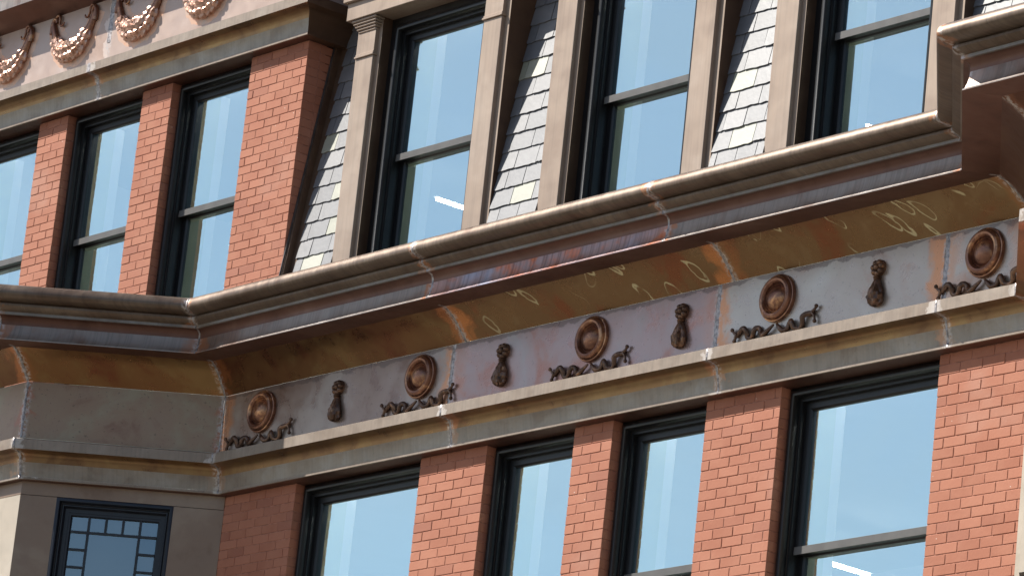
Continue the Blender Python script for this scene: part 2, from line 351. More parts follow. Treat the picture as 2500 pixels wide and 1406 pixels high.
# ------------------------------------------------------------------ brick piers
BL, BH, JT = .2035, .0712, .0060
BRICK = {}
def brick_mesh(wd, dp):
    k = (round(wd, 3), round(dp, 3))
    if k not in BRICK:
        b = B().box(-wd / 2, wd / 2, 0, dp, 0, BH - JT, .0022); me = bpy.data.meshes.new('brick'); me.from_pydata(b.v, [], b.f); me.materials.append(MT['brick']); BRICK[k] = me
    return BRICK[k]
def put_brick(root, x0, x1, y, z, dp=.10):
    if x1 - x0 < .02: return
    o = bpy.data.objects.new('brick', brick_mesh(round(x1 - x0, 3), dp)); COL.objects.link(o); o.parent = root; bl = parent_loc(root)
    o.location = ((x0 + x1) / 2 - bl[0], y + random.uniform(-.0012, .0012) - bl[1], z - bl[2])
    o.rotation_euler = (random.gauss(0, .002), random.gauss(0, .0025), random.gauss(0, .002))
def pier(label, x0, x1, z0, z1, ph, group, back=.34, side=None):
    t = thing('brick_pier', label, 'brick pier', ((x0 + x1) / 2, YB, z0), group)
    B().box(x0 + .004, x1 - .004, YB + .0038, YB + back, z0, z1).make('mortar', 'mortar', t, smooth=0)
    n = int(math.ceil((z1 - z0) / BH))
    for k in range(n):
        z = z1 - (k + 1) * BH; off = ph + (BL / 2 if k % 2 else 0); x = x0 - (off % BL)
        # closers at the pier ends so that no sliver is left
        cuts = [x0]; x += BL
        while x < x1 - .045:
            if x - cuts[-1] > .045: cuts.append(x)
            x += BL
        cuts.append(x1)
        for a, c in zip(cuts, cuts[1:]):
            put_brick(t, a if a == x0 else a + JT / 2, c if c == x1 else c - JT / 2, YB, z, .12 if (a == x0 or c == x1) else .10)
        if side:
            ymax = side(z + BH); y = YB + .12 + JT; first = (k % 2) * .1
            while y < ymax - .03:
                ye = min(y + (BL - JT if not first else .1), ymax); first = 0
                me = brick_mesh(.10, round(ye - y, 3)); o = bpy.data.objects.new('brick', me); COL.objects.link(o); o.parent = t; bl = parent_loc(t)
                o.location = (x1 - .05 - bl[0] + random.uniform(-.001, .001), y - bl[1], z - bl[2]); y = ye + JT
    return t
def slate_y(z): return .216 + .1347 * (z - 1.059)
LZ0, LZ1 = -2.62, -.768
pier('brick pier in shade beside the copper bay and its small-paned window', -.06, .868, LZ0, LZ1, .06, 'brick piers below the copper ledge')
pier('brick pier between the shaded wide window and the first narrow window below the ledge', 2.385, 3.152, LZ0, LZ1, .09, 'brick piers below the copper ledge')
pier('slim brick pier between the two narrow windows below the copper ledge', 4.13, 4.549, LZ0, LZ1, .10, 'brick piers below the copper ledge')
pier('brick pier between a narrow window and the wide window with the visible sash rail', 5.528, 6.282, LZ0, LZ1, .12, 'brick piers below the copper ledge')
pier('broad brick pier at the far right edge, speckled with pale spots', 7.796, 8.66, LZ0, LZ1, .11, 'brick piers below the copper ledge')
UZ0, UZ1 = .62, 2.913
pier('slim upper brick pier beside the window cut by the left edge, below the leaf swags', -3.413, -2.987, UZ0, UZ1, .09, 'brick piers below the leaf swags')
pier('slim upper brick pier between the two whole windows below the leaf swags', -1.907, -1.489, UZ0, UZ1, .09, 'brick piers below the leaf swags')
pier('broad upper brick pier next to the slate roof, with a shaded brick side', -.411, .343, UZ0, UZ1, .13, 'brick piers below the leaf swags', back=.18, side=lambda z: slate_y(z) + .02)

# ------------------------------------------------------------------ windows
def ring(prof, x0, x1, z0, z1, P=lambda x, y, z: (x, y, z)):
    """mitred frame: profile (inset, y) carried round a rectangle"""
    vs = []; fs = []; m = len(prof)
    for cx, cz in ((0, 0), (1, 0), (1, 1), (0, 1)):
        for i, y in prof: vs.append(P(x1 - i if cx else x0 + i, y, z1 - i if cz else z0 + i))
    for c in range(4):
        d = (c + 1) % 4
        for j in range(m - 1): fs.append((c * m + j, d * m + j, d * m + j + 1, c * m + j + 1))
    return vs, fs
ident = lambda x, y, z: (x, y, z)
def sash(parent, name, x0, x1, z0, z1, yf, st=.057, glass='glass', mat='frame', P=ident, bottom_rail=None, tilt=0.0):
    e = .0; pr = [(e, yf + .045), (e, yf), (st - .014, yf), (st - .008, yf + .006), (st, yf + .010), (st, yf + .034)]
    v, f = ring(pr, x0, x1, z0, z1, P); s = mesh_obj(name, v, f, mat, parent, smooth=30)
    yg = yf + .020; q = [P(x0 + st - .002, yg, z0 + st - .002), P(x1 - st + .002, yg + tilt, z0 + st - .002), P(x1 - st + .002, yg + tilt * 1.5, z1 - st + .002), P(x0 + st - .002, yg + tilt * .4, z1 - st + .002)]
    mesh_obj('glass_pane', q, [(0, 1, 2, 3)], glass, s, smooth=0)
    return s
def window_parts(t, x0, x1, z0, z1, yb, zr, extra=0.0):
    """double-hung window filling an opening; zr = top of the meeting rail, yb = face of the surround"""
    pr = [(0, yb + .30), (0, yb + .086)]
    if extra: pr += [(extra, yb + .086), (extra, yb + .080)]
    e = extra
    pr += [(e + .010, yb + .078), (e + .024, yb + .066), (e + .038, yb + .064), (e + .052, yb + .070), (e + .060, yb + .086), (e + .060, yb + .118),
           (e + .068, yb + .118), (e + .070, yb + .124), (e + .086, yb + .124), (e + .088, yb + .140), (e + .088, yb + .30)]
    v, f = ring(pr, x0, x1, z0, z1); mesh_obj('outer_frame', v, f, 'frame', t, smooth=40)
    a, c = x0 + e + .088, x1 - e - .088
    u = sash(t, 'upper_sash', a, c, zr - .052, z1 - e - .088, yb + .160, tilt=random.uniform(-.003, .003))
    B().box(a + .003, c - .003, yb + .154, yb + .1595, zr - .055, zr, .0015).make('meeting_rail', 'rail', u)
    lo = sash(t, 'lower_sash', a, c, z0 + e + .088, zr - .004, yb + .210, tilt=random.uniform(-.003, .003))
    # painted boards lining the inside of the opening
    for p, q in ((a - .03, a + .004), (c - .004, c + .03)): B().box(p, q, yb + .262, yb + .43, z0, z1).make('inner_lining', 'inner', t, smooth=0)
    for p, q in ((a - .09, a), (c, c + .09)): B().box(p, q, yb + .432, yb + .52, z0, z1).make('inner_casing', 'casing', t, smooth=0)
def window(label, x0, x1, z0, z1, zr, group):
    t = thing('sash_window', label, 'window', ((x0 + x1) / 2, YB + .2, z0), group); window_parts(t, x0, x1, z0, z1, YB, zr); return t
g = 'sash windows in the lower brick wall'; zr = -1.862
window('wide black-framed window next to the shaded brick pier and the copper bay', .868, 2.385, LZ0, -.772, zr, g)
window('narrow black-framed window left of the slim lower pier, its sash rail out of view', 3.152, 4.13, LZ0, -.772, zr, g)
window('narrow black-framed window right of the slim lower pier, its sash rail just showing', 4.549, 5.528, LZ0, -.772, zr, g)
window('wide black-framed window with a sunlit sash rail, next to the speckled brick pier', 6.282, 7.796, LZ0, -.772, zr, g)
g = 'sash windows in the upper brick wall'; zr = 1.835
window('upper sash window cut off by the left edge of the photo', -4.50, -3.413, UZ0, 2.905, zr, g)
window('upper sash window between the two slim brick piers below the leaf swags', -2.987, -1.907, UZ0, 2.905, zr, g)
window('upper sash window beside the broad brick pier near the slates', -1.489, -.411, UZ0, 2.905, zr, g)

# ------------------------------------------------------------------ main cornice
CROWN = [(.30, .66), (.600, .600), (.622, .592), (.638, .579), (.650, .559), (.657, .537), (.658, .518), (.651, .502), (.630, .489), (.590, .480), (.545, .477)]
ROLL2 = [(.545, .477), (.556, .464), (.556, .448), (.540, .432), (.512, .420), (.498, .414)]
FILLET = [(.498, .414), (.500, .392), (.484, .391)]
CAV = [(.484, .391), (.458, .384), (.442, .366), (.437, .345), (.437, .325)]
FASC = [(.437, .325), (.441, .29), (.449, .25), (.463, .215), (.469, .206), (.477, .2055), (.477, .197)]
UNDER = [(.477, .197), (.46, .1975), (.30, .208), (.235, .211)]
SOFF = [(.235, .211), (.18, .178), (.13, .14), (.075, .083), (.03, .032), (.004, .002)]
mc = thing('main_cornice', 'long dark copper cornice with rolled top edge running under the dormers and round both bays', 'cornice', (XR / 2, -.3, .2))
secs = [(0, None, None, 0), (1, None, None, 1), (2, None, 3.044, 2), (2, 3.044, 5.623, 3), (2, 5.623, None, 4), (3, None, None, 5), (4, None, None, 6)]
for sg, a, c, k in secs:
    run('crown_moulding', sg, a, c, CROWN, 'crown', mc, step=.2)
    run('lower_roll', sg, a, c, ROLL2, 'crown', mc, step=.2)
    run('fillet', sg, a, c, FILLET, 'band', mc, step=.2)
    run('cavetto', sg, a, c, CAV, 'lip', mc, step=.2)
    run('fascia', sg, a, c, FASC, 'fascia_hot' if k == 3 else 'fascia', mc)
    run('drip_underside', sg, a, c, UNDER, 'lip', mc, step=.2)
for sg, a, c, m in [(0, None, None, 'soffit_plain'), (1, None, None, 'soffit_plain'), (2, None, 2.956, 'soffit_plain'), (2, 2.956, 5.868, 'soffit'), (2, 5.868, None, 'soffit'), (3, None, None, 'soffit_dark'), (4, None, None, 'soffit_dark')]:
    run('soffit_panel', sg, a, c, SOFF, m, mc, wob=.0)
front = CROWN[1:] + ROLL2 + FILLET + CAV + FASC
for sg, t in ((2, 3.044), (2, 5.623), (2, 'a'), (2, 'b')): seam_strip(sg, t, front, mc, wd=.010)
for sg, t in ((2, 2.956), (2, 5.868), (2, 'a'), (2, 'b'), (0, 'b')): seam_strip(sg, t, [(.30, .2075)] + SOFF, mc, wd=.012)
seam_strip(0, 'b', front, mc, wd=.010)
# ------------------------------------------------------------------ frieze
fr = thing('copper_frieze', 'lilac-grey sheet copper frieze carrying the round medallions and tassels', 'frieze', (XR / 2, 0, -.2))
FZ = [(0, 0), (0, -.11), (0, -.22), (0, -.33), (0, -.452)]
for sg, a, c, m in [(0, None, None, 'bayfrieze'), (1, None, None, 'bayfrieze'), (2, None, 2.820, 'frieze_brown'), (2, 2.820, 5.715, 'frieze'), (2, 5.715, 7.93, 'frieze_pale'), (2, 7.93, None, 'frieze_pale'), (3, None, None, 'bayfrieze'), (4, None, None, 'frieze')]:
    run('frieze_panel', sg, a, c, FZ, m, fr, step=.05)
for sg, t in ((2, 2.820), (2, 5.715), (2, 7.93), (2, 'a'), (0, 'b')): seam_strip(sg, t, FZ, fr, wd=.020 if t not in ('a', 'b') else .010)
# ------------------------------------------------------------------ ledge moulding below the frieze
lc = thing('ledge_moulding', 'projecting copper ledge with tan face and hollow underside between frieze and brickwork', 'moulding', (XR / 2, 0, -.6))
LTOP = [(-.01, -.452), (.06, -.470), (.077, -.480), (.077, -.558)]
LCOVE = [(.077, -.558), (.070, -.560), (.020, -.564), (-.008, -.572), (-.024, -.590), (-.030, -.612), (-.034, -.635)]
LBAND = [(-.034, -.635), (-.042, -.66), (-.048, -.69), (-.054, -.725), (-.056, -.744)]
LSTRIP = [(-.050, -.746), (-.050, -.7655), (-.064, -.7665)]
LSOF = [(-.064, -.7665), (-.12, -.767), (-.34, -.767)]
lsec = [(0, None, None), (1, None, None), (2, None, 2.835), (2, 2.835, 5.73), (2, 5.73, 7.945), (2, 7.945, None), (3, None, None), (4, None, None)]
for sg, a, c in lsec:
    run('ledge_face', sg, a, c, LTOP, 'tan', lc, step=.15)
    run('cove', sg, a, c, LCOVE, 'cove', lc)
    run('grey_band', sg, a, c, LBAND, 'band', lc)
    run('drip_strip', sg, a, c, LSTRIP, 'tan', lc, step=.2)
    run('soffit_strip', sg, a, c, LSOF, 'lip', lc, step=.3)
for sg, t in ((2, 2.835), (2, 5.73), (2, 7.945), (2, 'a'), (0, 'b'), (2, 'b')): seam_strip(sg, t, LTOP[1:] + LCOVE[1:] + LBAND + LSTRIP[:2], lc, wd=.011)

# ------------------------------------------------------------------ upper entablature with swag panel (return at the right end)
ue = thing('upper_entablature', 'upper copper entablature with rosy swag panel, tan ledge and dark right-hand return', 'entablature', (-2, 0, 3.2))
DZ = 3.682; XQ = .343
def run2(name, x0, prof, mat, joints=(), step=.08):
    """same mouldings on the upper wall: straight run from x0 to the corner, then a return back to the roof"""
    arc = [0]
    for a, b in zip(prof, prof[1:]): arc.append(arc[-1] + math.hypot(a[0] - b[0], a[1] - b[1]))
    m = len(prof); stops = [x0] + list(joints) + [None]
    for a, c in zip(stops, stops[1:]):
        vs = []; uv = []; sm = []; n = max(2, int(((XQ if c is None else c) - a) / step))
        for i in range(n + 1):
            f = i / n
            for j, (p, z) in enumerate(prof):
                e = XQ + p + YB if c is None else c; vs.append((a + (e - a) * f, -p, z)); uv.append((a + (e - a) * f, arc[j])); sm.append(min(f, 1 - f if c is not None else 9) * (e - a))
        mesh_obj(name, vs, [(i * m + j, i * m + j + 1, (i + 1) * m + j + 1, (i + 1) * m + j) for i in range(n) for j in range(m - 1)], mat, ue, uv=uv, seam=sm)
    vs = []; uv = []; sm = []
    for i in range(2):
        for j, (p, z) in enumerate(prof): vs.append((XQ + p + YB, -p if i == 0 else .95, z)); uv.append((i * .9, arc[j])); sm.append(1)
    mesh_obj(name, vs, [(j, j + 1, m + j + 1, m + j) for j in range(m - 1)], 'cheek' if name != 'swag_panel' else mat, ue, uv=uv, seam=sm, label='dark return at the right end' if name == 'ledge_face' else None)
up = lambda pr: [(p, z + DZ) for p, z in pr]
run2('ledge_face', -5.2, [(.0, 3.232)] + up([(.077, -.482), (.077, -.558)]), 'tan', (-2.44,))
run2('cove', -5.2, up(LCOVE), 'cove', (-2.44,))
run2('grey_band', -5.2, up(LBAND), 'band', (-2.44,))
run2('drip_strip', -5.2, up(LSTRIP), 'tan', (-2.44,))
run2('soffit_strip', -5.2, up([(-.064, -.7665), (-.12, -.767), (-.34, -.767)]), 'lip')
run2('swag_panel', -5.2, [(0, 3.78), (0, 3.65), (0, 3.5), (0, 3.36), (0, 3.231)], 'swagpanel', (-2.31,))
run2('upper_soffit', -5.2, [(.25, 3.86), (.14, 3.85), (.05, 3.81), (0, 3.78)], 'lip')
run2('upper_fascia', -5.2, [(.05, 4.12), (.28, 4.08), (.28, 4.05), (.25, 4.03), (.25, 3.86)], 'fascia')
def hstrip(xs, zs, y, wd, name='solder_seam'):
    vs = []; n = len(zs)
    for i in range(n):
        ww = wd * (.8 + .4 * random.random())
        for sgn, h in ((-1, .001), (-.5, .004), (.5, .004), (1, .001)): vs.append((xs + ww * sgn, y[i] - h, zs[i]))
    mesh_obj(name, vs, [(i * 4 + j, i * 4 + j + 1, i * 4 + 4 + j + 1, i * 4 + 4 + j) for i in range(n - 1) for j in range(3)], 'solder', ue)
zz = [3.77 - i * .03 for i in range(14)]; hstrip(-2.31, zz, [0] * 14, .028)
pp = up(LTOP[2:] + LCOVE[1:] + LBAND + LSTRIP[:2]); hstrip(-2.44, [z for p, z in pp], [-p for p, z in pp], .02)

# ------------------------------------------------------------------ bays clad in copper
def cant_pt(t, off, z): s = 2 ** -.5; return (s * t + s * off, s * t - s * off, z)      # t runs along the slanted face, off stands proud of it
bl_ = thing('left_bay_cladding', 'brown copper cladding of the projecting bay round the small-paned window', 'bay cladding', (-.6, -.5, -2))
zt, zb_, sp = -.768, -2.7, -.872
T0_, T1_ = -1.5305, .083
def cbox(t0, t1, o0, o1, z0, z1):
    P = [cant_pt(t, o, z) for t in (t0, t1) for o in (o0, o1) for z in (z0, z1)]
    return P, [(0, 1, 3, 2), (4, 6, 7, 5), (0, 4, 5, 1), (2, 3, 7, 6), (0, 2, 6, 4), (1, 5, 7, 3)]
s_ = 2 ** -.5
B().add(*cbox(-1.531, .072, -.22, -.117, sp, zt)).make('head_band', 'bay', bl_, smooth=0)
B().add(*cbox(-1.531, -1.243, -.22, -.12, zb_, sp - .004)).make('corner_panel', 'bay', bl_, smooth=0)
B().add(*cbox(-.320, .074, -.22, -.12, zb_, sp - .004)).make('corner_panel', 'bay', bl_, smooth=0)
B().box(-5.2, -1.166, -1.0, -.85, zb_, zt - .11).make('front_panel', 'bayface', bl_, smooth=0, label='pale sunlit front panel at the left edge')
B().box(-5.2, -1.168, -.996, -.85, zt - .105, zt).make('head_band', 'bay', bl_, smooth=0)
rb = thing('right_bay_cladding', 'tan copper trim at the edge of the right-hand bay beside the speckled brick pier', 'bay cladding', (8.7, 0, -2))
B().box(8.662, 8.80, .105, .30, zb_, zt).make('corner_trim', 'bayface', rb, smooth=0)
P = [cant for cant in [(8.80, .105), (9.80, -.985), (13.5, -.985), (13.5, .2), (8.80, .2)]]
n = len(P); B().add([(x, y, z) for z in (zb_, zt) for x, y in P], [(i, (i + 1) % n, n + (i + 1) % n, n + i) for i in range(n)]).make('front_panel', 'bayface', rb, smooth=0)

# small-paned window in the slanted face
lw = thing('leaded_window', 'small-paned blue-black window with square border panes in the shaded slanted bay face', 'window', cant_pt(-.78, -.2, -2.6))
Pc = lambda t, y, z: cant_pt(t, -.12 - y, z)
x0, x1, z0, z1 = -1.243, -.320, -2.66, sp - .002
v, f = ring([(0, .2), (0, .0), (.006, -.004), (.026, -.004), (.030, .012), (.036, .040), (.040, .042), (.048, .034), (.056, .034), (.060, .046), (.066, .070), (.066, .2)], x0, x1, z0, z1, Pc)
mesh_obj('outer_frame', v, f, 'frame_blue', lw, smooth=40)
a, c, zt2 = x0 + .066, x1 - .066, z1 - .066
v, f = ring([(0, .12), (0, .075), (.030, .075), (.031, .080), (.048, .080), (.056, .090), (.056, .11)], a, c, z0 + .066, zt2, Pc)
sh = mesh_obj('sash_frame', v, f, 'frame_blue', lw, smooth=40)
gx0, gx1, gz1, gz0 = a + .056, c - .056, zt2 - .056 + .02, z0 + .13
pw = .137
xs = [gx0, gx0 + pw, gx0 + pw + (gx1 - gx0 - 2 * pw) / 3, gx0 + pw + (gx1 - gx0 - 2 * pw) * 2 / 3, gx1 - pw, gx1]
zs = [gz1 - .14 * i for i in range(6)]
def bar(t0, t1, za, zb2):
    P = [Pc(t, y, z) for t in (t0, t1) for y in (.086, .112) for z in (za, zb2)]
    B().add(P, [(0, 1, 3, 2), (4, 6, 7, 5), (0, 4, 5, 1), (2, 3, 7, 6), (0, 2, 6, 4), (1, 5, 7, 3)]).make('glazing_bar', 'frame_blue', lw, smooth=0)
hb = .0085
bar(gx0, gx1, zs[1] - hb, zs[1] + hb)
for q in (1, 4): bar(xs[q] - hb, xs[q] + hb, gz0, zs[1] - hb - .0005); bar(xs[q] - hb, xs[q] + hb, zs[1] + hb + .0005, gz1)
for q in (2, 3): bar(xs[q] - hb, xs[q] + hb, zs[1] + hb + .0005, gz1)
for q in (2, 3, 4): bar(gx0, xs[1] - hb - .0005, zs[q] - hb, zs[q] + hb); bar(xs[4] + hb + .0005, gx1, zs[q] - hb, zs[q] + hb)
def pane(t0, t1, za, zb2):
    e1, e2 = random.uniform(-.0012, .0012), random.uniform(-.0012, .0012)
    mesh_obj('glass_pane', [Pc(t0, .1, zb2), Pc(t1, .1 + e1, zb2), Pc(t1, .1 + e1 + e2, za), Pc(t0, .1 + e2, za)], [(0, 1, 2, 3)], 'glass_old', lw, smooth=0)
for i in range(5): pane(xs[i], xs[i + 1], gz1, zs[1])
for q in (1, 2, 3): pane(xs[0], xs[1], zs[q], zs[q + 1]); pane(xs[4], xs[5], zs[q], zs[q + 1])
pane(xs[1], xs[4], zs[1], gz0)
P = [Pc(t, y, z) for t in (a + .01, c - .01) for y in (.135, .145) for z in (z0 + .07, zt2 - .01)]
B().add(P, [(0, 1, 3, 2), (4, 6, 7, 5), (0, 4, 5, 1), (2, 3, 7, 6), (0, 2, 6, 4), (1, 5, 7, 3)]).make('dark_backing_board', 'backing', lw, smooth=0)  # added dark board that hides the bright room, so the panes look dark

# ------------------------------------------------------------------ slate roof
sr = thing('slate_roof', 'steep slate roof in strips between the dormers, grey slates with a few cream ones', 'slate roof', (4, .3, .9))
sl = Vector((0, .1347, .991)).normalized(); nr = Vector((0, -.991, .1347)).normalized()
for xa, xb in ((XQ, .92), (2.78, 3.38), (5.23, 5.83), (7.68, 12.5)):
    B().add([(x, slate_y(z) + .006, z) for z in (.55, 3.6) for x in (xa, xb)], [(0, 1, 3, 2)]).make('roof_boarding', 'lead', sr, smooth=0)
EXPO = .152
def slate(xa, xb, zb, pale):
    o3 = Vector((xa, slate_y(zb), zb)); wdt = xb - xa; k = 7; vs = []; tilt = random.uniform(-.002, .003)
    bot = [(wdt * i / (k - 1), random.uniform(-.007, .002) if 0 < i < k - 1 else random.uniform(-.004, .002)) for i in range(k)]
    for c0, c1 in ((.0095, .001), (.0225 + tilt, .0085)):
        vs += [o3 + Vector((a, 0, 0)) + sl * b_ + nr * c0 for a, b_ in bot]
        vs += [o3 + sl * .205 + nr * c1, o3 + Vector((wdt, 0, 0)) + sl * .205 + nr * c1]
    n = k + 2; lowr = list(range(n)); top = [n + i for i in lowr]; order = list(range(k)) + [k + 1, k]
    fs = [tuple(n + i for i in order), tuple(order[::-1])] + [(order[i], order[(i + 1) % n], n + order[(i + 1) % n], n + order[i]) for i in range(n)]
    return mesh_obj('slate', vs, fs, 'slate_pale' if pale else 'slate', sr, smooth=0)
def strip(xa, xb, z0, z1, pales, ph):
    r = 0; z = z0
    while z < z1:
        x = xa - (.11 if r % 2 else .0) - ph; i = 0
        while x < xb:
            wd = .232 + random.uniform(-.03, .03); a, c = max(x, xa), min(x + wd - .007, xb)
            if c - a > .03: slate(a, c, z + random.uniform(-.003, .003), (r, i) in pales)
            x += wd; i += 1
        z += EXPO * .991; r += 1
strip(.43, .906, .80, 3.4, {(1, 1), (5, 2), (8, 0), (3, 2)}, .04)
strip(2.80, 3.36, .80, 3.4, {(2, 1), (6, 2), (9, 0), (9, 1), (12, 2), (13, 2)}, .02)
strip(5.25, 5.81, .80, 3.4, {(2, 1), (5, 1), (8, 2), (11, 1)}, .05)
strip(7.70, 9.70, .80, 2.6, {(3, 2)}, .0)
# stepped metal flashing against the brick return
b = B(); zs_ = [.6 + .15 * i for i in range(20)]
vs = []
for z in zs_:
    y = slate_y(z); vs += [(XQ + .004, y - .075, z), (XQ + .030, y - .070, z), (XQ + .034, y - .02, z), (XQ + .095, y - .014, z), (XQ + .10, y + .02, z)]
b.add(vs, [(i * 5 + j, i * 5 + j + 1, i * 5 + 5 + j + 1, i * 5 + 5 + j) for i in range(len(zs_) - 1) for j in range(4)])
b.make('flashing', 'cheek', sr, smooth=0)
b = B()
for z in zs_[:-1]: pass
vs = []
for z in zs_:
    y = slate_y(z); vs += [(XQ + .003, y - .087, z), (XQ + .012, y - .088, z), (XQ + .012, y - .074, z)]
b.add(vs, [(i * 3 + j, i * 3 + j + 1, i * 3 + 3 + j + 1, i * 3 + 3 + j) for i in range(len(zs_) - 1) for j in range(2)])
b.make('flashing_edge', 'lead', sr, smooth=0)

# ------------------------------------------------------------------ dormers
def dormer(label, xc):
    t = thing('dormer', label, 'dormer window', (xc, .165, .6), 'copper dormers in the slate roof')
    zb, ze = .60, 2.945
    for sgn in (-1, 1):
        xa, xb = sorted((xc + sgn * .6775, xc + sgn * .8915)); 
        p = B().box(xa, xb, .165, .21, zb, 2.632, .003).box(xa, xb, .166, .21, 2.668, 2.84).make('pilaster', 'dormer', t)
        B().box(xa - .012, xb + .012, .151, .21, 2.633, 2.650, .003).box(xa - .006, xb + .006, .158, .21, 2.6505, 2.667, .003).make('necking', 'dormer', p)
        c = B()
        for k in range(5):
            e = .004 + .011 * k; c.box(xa - e, xb + e, .165 - e - .004, .21, 2.841 + k * .0205, 2.841 + k * .0205 + .019, .006)
        c.make('capital', 'dormer', p)
        ya, yb2 = sorted((xc + sgn * .6365, xc + sgn * .9455))
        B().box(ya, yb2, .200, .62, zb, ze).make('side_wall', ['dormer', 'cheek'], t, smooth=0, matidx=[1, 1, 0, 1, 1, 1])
    B().box(xc - .99, xc + .99, .10, .5, ze, 3.09, .004).box(xc - 1.02, xc + 1.02, .07, .5, 3.091, 3.13, .006).box(xc - 1.0, xc + 1.0, .09, .6, 3.131, 3.45, .004).make('entablature', 'dormer', t)
    window_parts(t, xc - .6365, xc + .6365, .72, 2.944, .205, 1.835, .052)
dormer('copper dormer next to the upper brick pier, its pilaster capital and entablature in view', 1.8515)
dormer('copper dormer between two strips of slate, second from the brick wall', 4.306)
dormer('copper dormer beside the projecting right-hand cornice corner', 6.753)

# ------------------------------------------------------------------ ornaments on the frieze
def medallion(label, x, z):
    t = thing('medallion', label, 'medallion', (x, 0, z), 'round medallions on the copper frieze')
    v, f = lathe([(.168, 0), (.170, .016), (.166, .026), (.158, .028), (.155, .022)], x, 0, z); mesh_obj('base_disc', v, f, 'disc', t)
    v, f = lathe([(.155, .020), (.153, .036), (.145, .050), (.132, .056), (.118, .053), (.108, .042), (.104, .030), (.1035, .022)], x, 0, z); mesh_obj('ring', v, f, 'disc', t)
    v, f = lathe([(.1035, .022), (.101, .030), (.096, .033), (.092, .028), (.090, .022), (.086, .028), (.074, .042), (.056, .054), (.034, .062), (.012, .065), (.0005, .066)], x, 0, z); mesh_obj('dome', v, f, 'disc', t)
    L_ = [(-.008, -.185), (-.05, -.222), (-.10, -.247), (-.135, -.228), (-.150, -.196), (-.175, -.186), (-.192, -.205), (-.205, -.235), (-.24, -.247), (-.268, -.235), (-.275, -.200), (-.292, -.175), (-.325, -.172), (-.36, -.192), (-.382, -.215)]
    R_ = [(.020, -.182), (.055, -.212), (.095, -.246), (.128, -.232), (.142, -.200), (.165, -.188), (.186, -.205), (.198, -.238), (.23, -.250), (.268, -.243), (.282, -.205), (.286, -.178), (.318, -.160), (.352, -.158), (.378, -.150)]
    for pts, fork in ((L_, [[(-.372, -.205), (-.405, -.185), (-.422, -.165)], [(-.376, -.205), (-.388, -.235), (-.392, -.248)]]), (R_, [[(.37, -.152), (.395, -.135), (.405, -.118)], [(.365, -.156), (.392, -.185), (.400, -.222)]])):
        b = B(); pth = smooth_path([(x + a, -.020 - .010 * math.sin(i * 1.3), z + c) for i, (a, c) in enumerate(pts)], 4); n = len(pth)
        b.add(*tube(pth, [.007 + .0125 * min(1, i / 6) * (1 if i < n - 4 else .85) for i in range(n)], 8, .9))
        for fk in fork:
            q = smooth_path([(x + a, -.022, z + c) for a, c in fk], 4); b.add(*tube(q, [.013 - .006 * i / (len(q) - 1) for i in range(len(q))], 7))
            bm = bmesh.new(); bmesh.ops.create_uvsphere(bm, u_segments=10, v_segments=7, radius=.0145); e = q[-1]; b.bm(bm, lambda c, e=e: (c.x + e[0], c.y + e[1], c.z + e[2]))
        b.make('ribbon', 'ornament', t, smooth=50)
for lb, x in (('round copper medallion in the bay shadow, next to the corner seam', .522), ('round copper medallion just left of the leftmost frieze seam', 2.47), ('round copper medallion midway along the frieze, on lilac sheet', 4.405), ('round copper medallion just right of the middle orange frieze seam', 6.33), ('round copper medallion with gilded rim, nearest the right-hand bay', 8.297)):
    medallion(lb, x, -.195)
def tassel(label, x, z):
    t = thing('tassel_ornament', label, 'tassel ornament', (x, 0, z), 'tassels on the copper frieze')
    b = B()
    for k in range(7):
        a = 2 * math.pi * k / 7 + .3; bm = bmesh.new(); bmesh.ops.create_uvsphere(bm, u_segments=10, v_segments=7, radius=1)
        b.bm(bm, lambda c, a=a: (x + math.cos(a) * .038 + c.x * .023, -.020 - c.y * .028, z + .094 + math.sin(a) * .038 + c.z * .023))
    bm = bmesh.new(); bmesh.ops.create_uvsphere(bm, u_segments=10, v_segments=7, radius=1); b.bm(bm, lambda c: (x + c.x * .022, -.034 + c.y * .022, z + .098 + c.z * .022))
    b.add(*lathe([(.058, 0), (.055, .014), (.03, .02)], x, 0, z + .098, 20)); b.make('rosette', 'ornament', t, smooth=60)
    b = B()
    for zz_, rr in ((.040, .022), (.030, .030), (.018, .027)):
        bm = bmesh.new(); bmesh.ops.create_uvsphere(bm, u_segments=12, v_segments=6, radius=1); b.bm(bm, lambda c, zz_=zz_, rr=rr: (x + c.x * rr, -.02 + c.y * rr, z + zz_ + c.z * .009))
    b.make('neck', 'ornament', t, smooth=60)
    rs = [(.014, .024), (-.008, .036), (-.030, .044), (-.055, .054), (-.080, .060), (-.105, .064), (-.130, .062), (-.150, .055), (-.164, .034), (-.169, .002)]
    nn = 26; vs = []
    for i, (dz, r) in enumerate(rs):
        for k in range(nn):
            a = 2 * math.pi * k / nn; q = r * (1 + .16 * math.cos(a * 6 + (i % 3) * 1.1) * (1 if i > 2 else .4) + random.uniform(-.12, .12)); vs.append((x + q * math.cos(a), -.018 + min(q * .75 * math.sin(a), .018), z + dz + random.uniform(-.003, .003)))
    fs = [(i * nn + k, i * nn + (k + 1) % nn, (i + 1) * nn + (k + 1) % nn, (i + 1) * nn + k) for i in range(len(rs) - 1) for k in range(nn)]
    mesh_obj('drop', vs, fs, 'ornament', t, smooth=25)
for lb, x in (('dark tassel ornament between the shaded medallion and the leftmost frieze seam', 1.475), ('dark tassel ornament just right of the leftmost frieze seam', 3.42), ('dark tassel ornament just left of the middle frieze seam', 5.358), ('dark tassel ornament on the palest frieze panel near the right-hand bay', 7.306)):
    tassel(lb, x, -.235)

